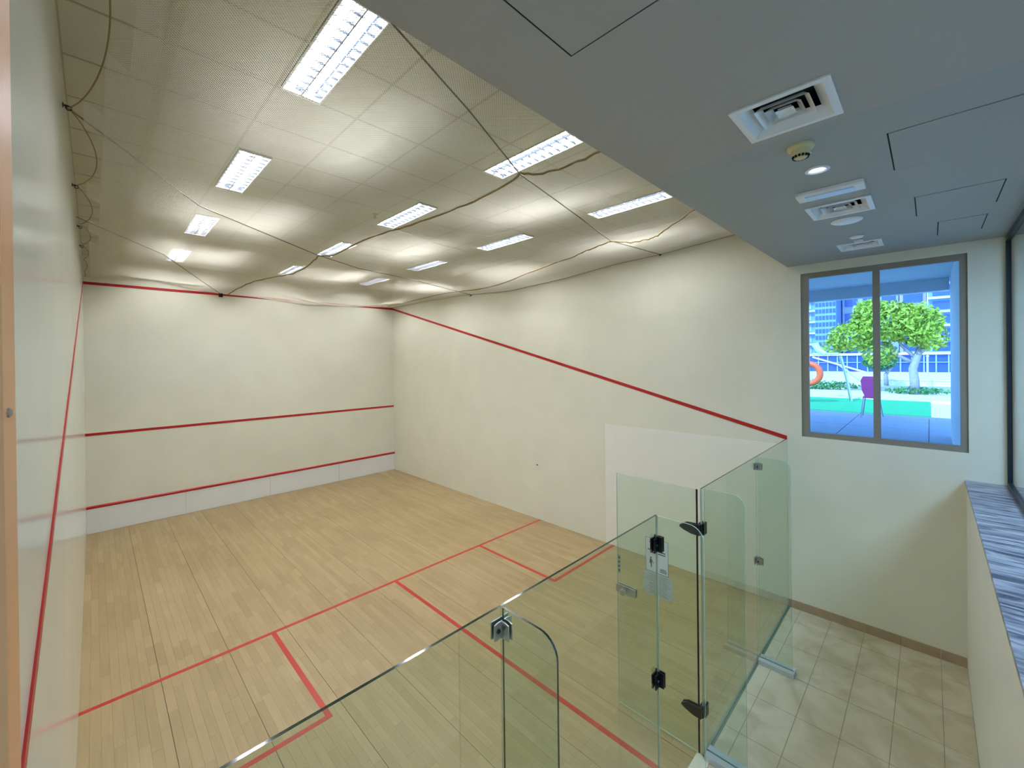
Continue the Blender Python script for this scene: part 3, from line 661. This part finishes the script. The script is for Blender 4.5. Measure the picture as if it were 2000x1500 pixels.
# far parapet, chair, life ring, lamp stand
fp = empty('terrace_wall', (24, 0, TG), 'low white terrace wall beyond the tree', 'wall')
MB().box(24, 24.2, -8, .5, TG, 2.13).build('wall_body', 'bwhite', fp); MB().box(23.96, 24.24, -8, .5, 2.13, 2.18).build('coping', 'pale', fp)
ring = empty('life_ring', (14, 1.2, 2.69), 'orange life ring hanging on a post at window left edge', 'life ring')
R = []
for i in range(28):
    a = 2*math.pi*i/28; c_, s_ = math.cos(a), math.sin(a)
    R.append([(14+.07*math.cos(b), 1.2+c_*(.27+.075*math.sin(b)), 2.69+s_*(.27+.075*math.sin(b))) for b in np.linspace(0, 2*math.pi, 10, endpoint=False)])
R.append(R[0]); MB().rings(R, cap=False).build('float_ring', 'ring', ring, smooth=True, fix=True)
MB().tube([(14.1, 1.2, TG+.013), (14.1, 1.2, 3.1)], .03, 8).build('post', 'bwhite', ring)
ch = empty('garden_chair', (11.5, -.25, TG), 'pink backed garden chair on the terrace behind the mullion', 'chair')
MB().prism([(11.28, -.20, 2.32), (11.28, -.15, 2.45), (11.26, -.13, 2.66), (11.26, -.17, 2.74), (11.26, -.33, 2.74), (11.26, -.37, 2.66), (11.28, -.40, 2.45), (11.28, -.36, 2.32)], (.025, 0, 0)).build('backrest', 'pink', ch, fix=True)
MB().prism([(11.3, -.16, 2.30), (11.3, -.4, 2.30), (11.75, -.4, 2.32), (11.75, -.16, 2.32)], (0, 0, .025)).build('seat', 'pink', ch, fix=True)
for (x, y, dx, dy) in ((11.32, -.17, -.04, .04), (11.32, -.39, -.04, -.04), (11.7, -.17, .06, .05), (11.7, -.39, .06, -.05)):
    MB().tube([(x, y, 2.31), (x+dx, y+dy, TG)], .012, 8).build('leg', 'steel', ch)
ls = empty('floodlight_stand', (15, .4, TG), 'leaning silver pole with white lamp head outside the window', 'lamp')
MB().tube([(15, .4, TG+.013), (15, .5, 2.6), (15, .62, 3.15)], .035, 8).build('pole', 'steel', ls); MB().tube([(15, .66, 3.22), (15, 1.25, 3.22)], .03, 8).build('arm', 'bwhite', ls)
MB().tube([(15, .95, 3.22), (15, 1.1, 3.32), (15, 1.2, 3.52)], .06, 8, r2=.09).build('lamp_head', 'bwhite', ls); MB().tube([(15, .66, 2.92), (15, .1, 2.38)], .025, 8).build('brace', 'bwhite', ls)
pole = empty('slim_post', (23.5, -1.05, TG), 'thin pale post right of the tree trunk', 'post'); MB().tube([(23.5, -1.05, TG-.03), (23.5, -1.05, 3.1)], .03, 8).build('shaft', 'bwhite', pole); MB().lathe((23.5, -1.05, 3.1), [(.05, 0), (.05, .03), (.01, .06)], 10).build('cap', 'bwhite', pole, fix=True)

def block(name, label, x, y0, y1, z1, m, rows, cols, zb=TG, zw0=None, win='bnavy', band=None, d=14):
    t = empty(name, (x, (y0+y1)/2, zb), label, 'building')
    MB().box(x, x+d, y0, y1, zb-6, z1).build('facade', m, t)
    zw0 = zb if zw0 is None else zw0; hz_ = (z1-zw0)/rows; wy_ = (y1-y0)/cols
    for r in range(rows):
        for c in range(cols):
            a = y0+(c+.14)*wy_; b = y0+(c+.86)*wy_
            f = MB().box(x-.06, x+.02, a, b, zw0+(r+.25)*hz_, zw0+(r+.85)*hz_).build('window', win, t)
        if band: MB().box(x-.5, x, y0, y1, zw0+r*hz_, zw0+(r+.14)*hz_).build('balcony_slab', band, t)
    return t
block('office_building', 'pale blue building with thin bands at window left', 60, 7.9, 16, 16, 'bblue', 11, 2, win='bgrey', band='bwhite')
block('tower_building', 'dark blue gridded tower left of the tree', 58, 6.0, 7.85, 18, 'bblue', 22, 6)
block('grey_building', 'grey blue block with stacked windows behind the tree', 62, 1.2, 5.9, 18, 'bgrey', 8, 3, zw0=2.5)
block('mauve_building', 'mauve block rising behind the tree crown', 61, -.9, 1.1, 18, 'mauve', 6, 1, zw0=3)
block('balcony_building', 'white building with stacked balconies right of the tree', 59, -8, -1.0, 18, 'bblue', 12, 3, win='bnavy', band='bwhite')
# low glazed building in front of them
gb = empty('glazed_hall', (45, 0, TG), 'low navy glazed hall with pale frame behind the terrace', 'building')
MB().box(45, 50, -10, 12, -3, 3.2).build('glazing', 'bnavy', gb)
for k in range(34): MB().box(44.9, 45, -9.8+k*.64, -9.72+k*.64, 0, 3.2).build('mullion', 'bgrey', gb)
for z in (1.0, 1.8, 2.6): MB().box(44.88, 45, -10, 12, z, z+.05).build('transom', 'bgrey', gb)
for (a, b) in (((-6, 3.1), (0, .8)), ((0, .9), (6, 3.1))):
    MB().tube([(44.8, a[0], a[1]), (44.8, b[0], b[1])], .07, 8).build('brace', 'bwhite', gb)
MB().box(44.8, 50.2, -10, 12, 3.2, 3.38).build('roof_edge', 'bwhite', gb)
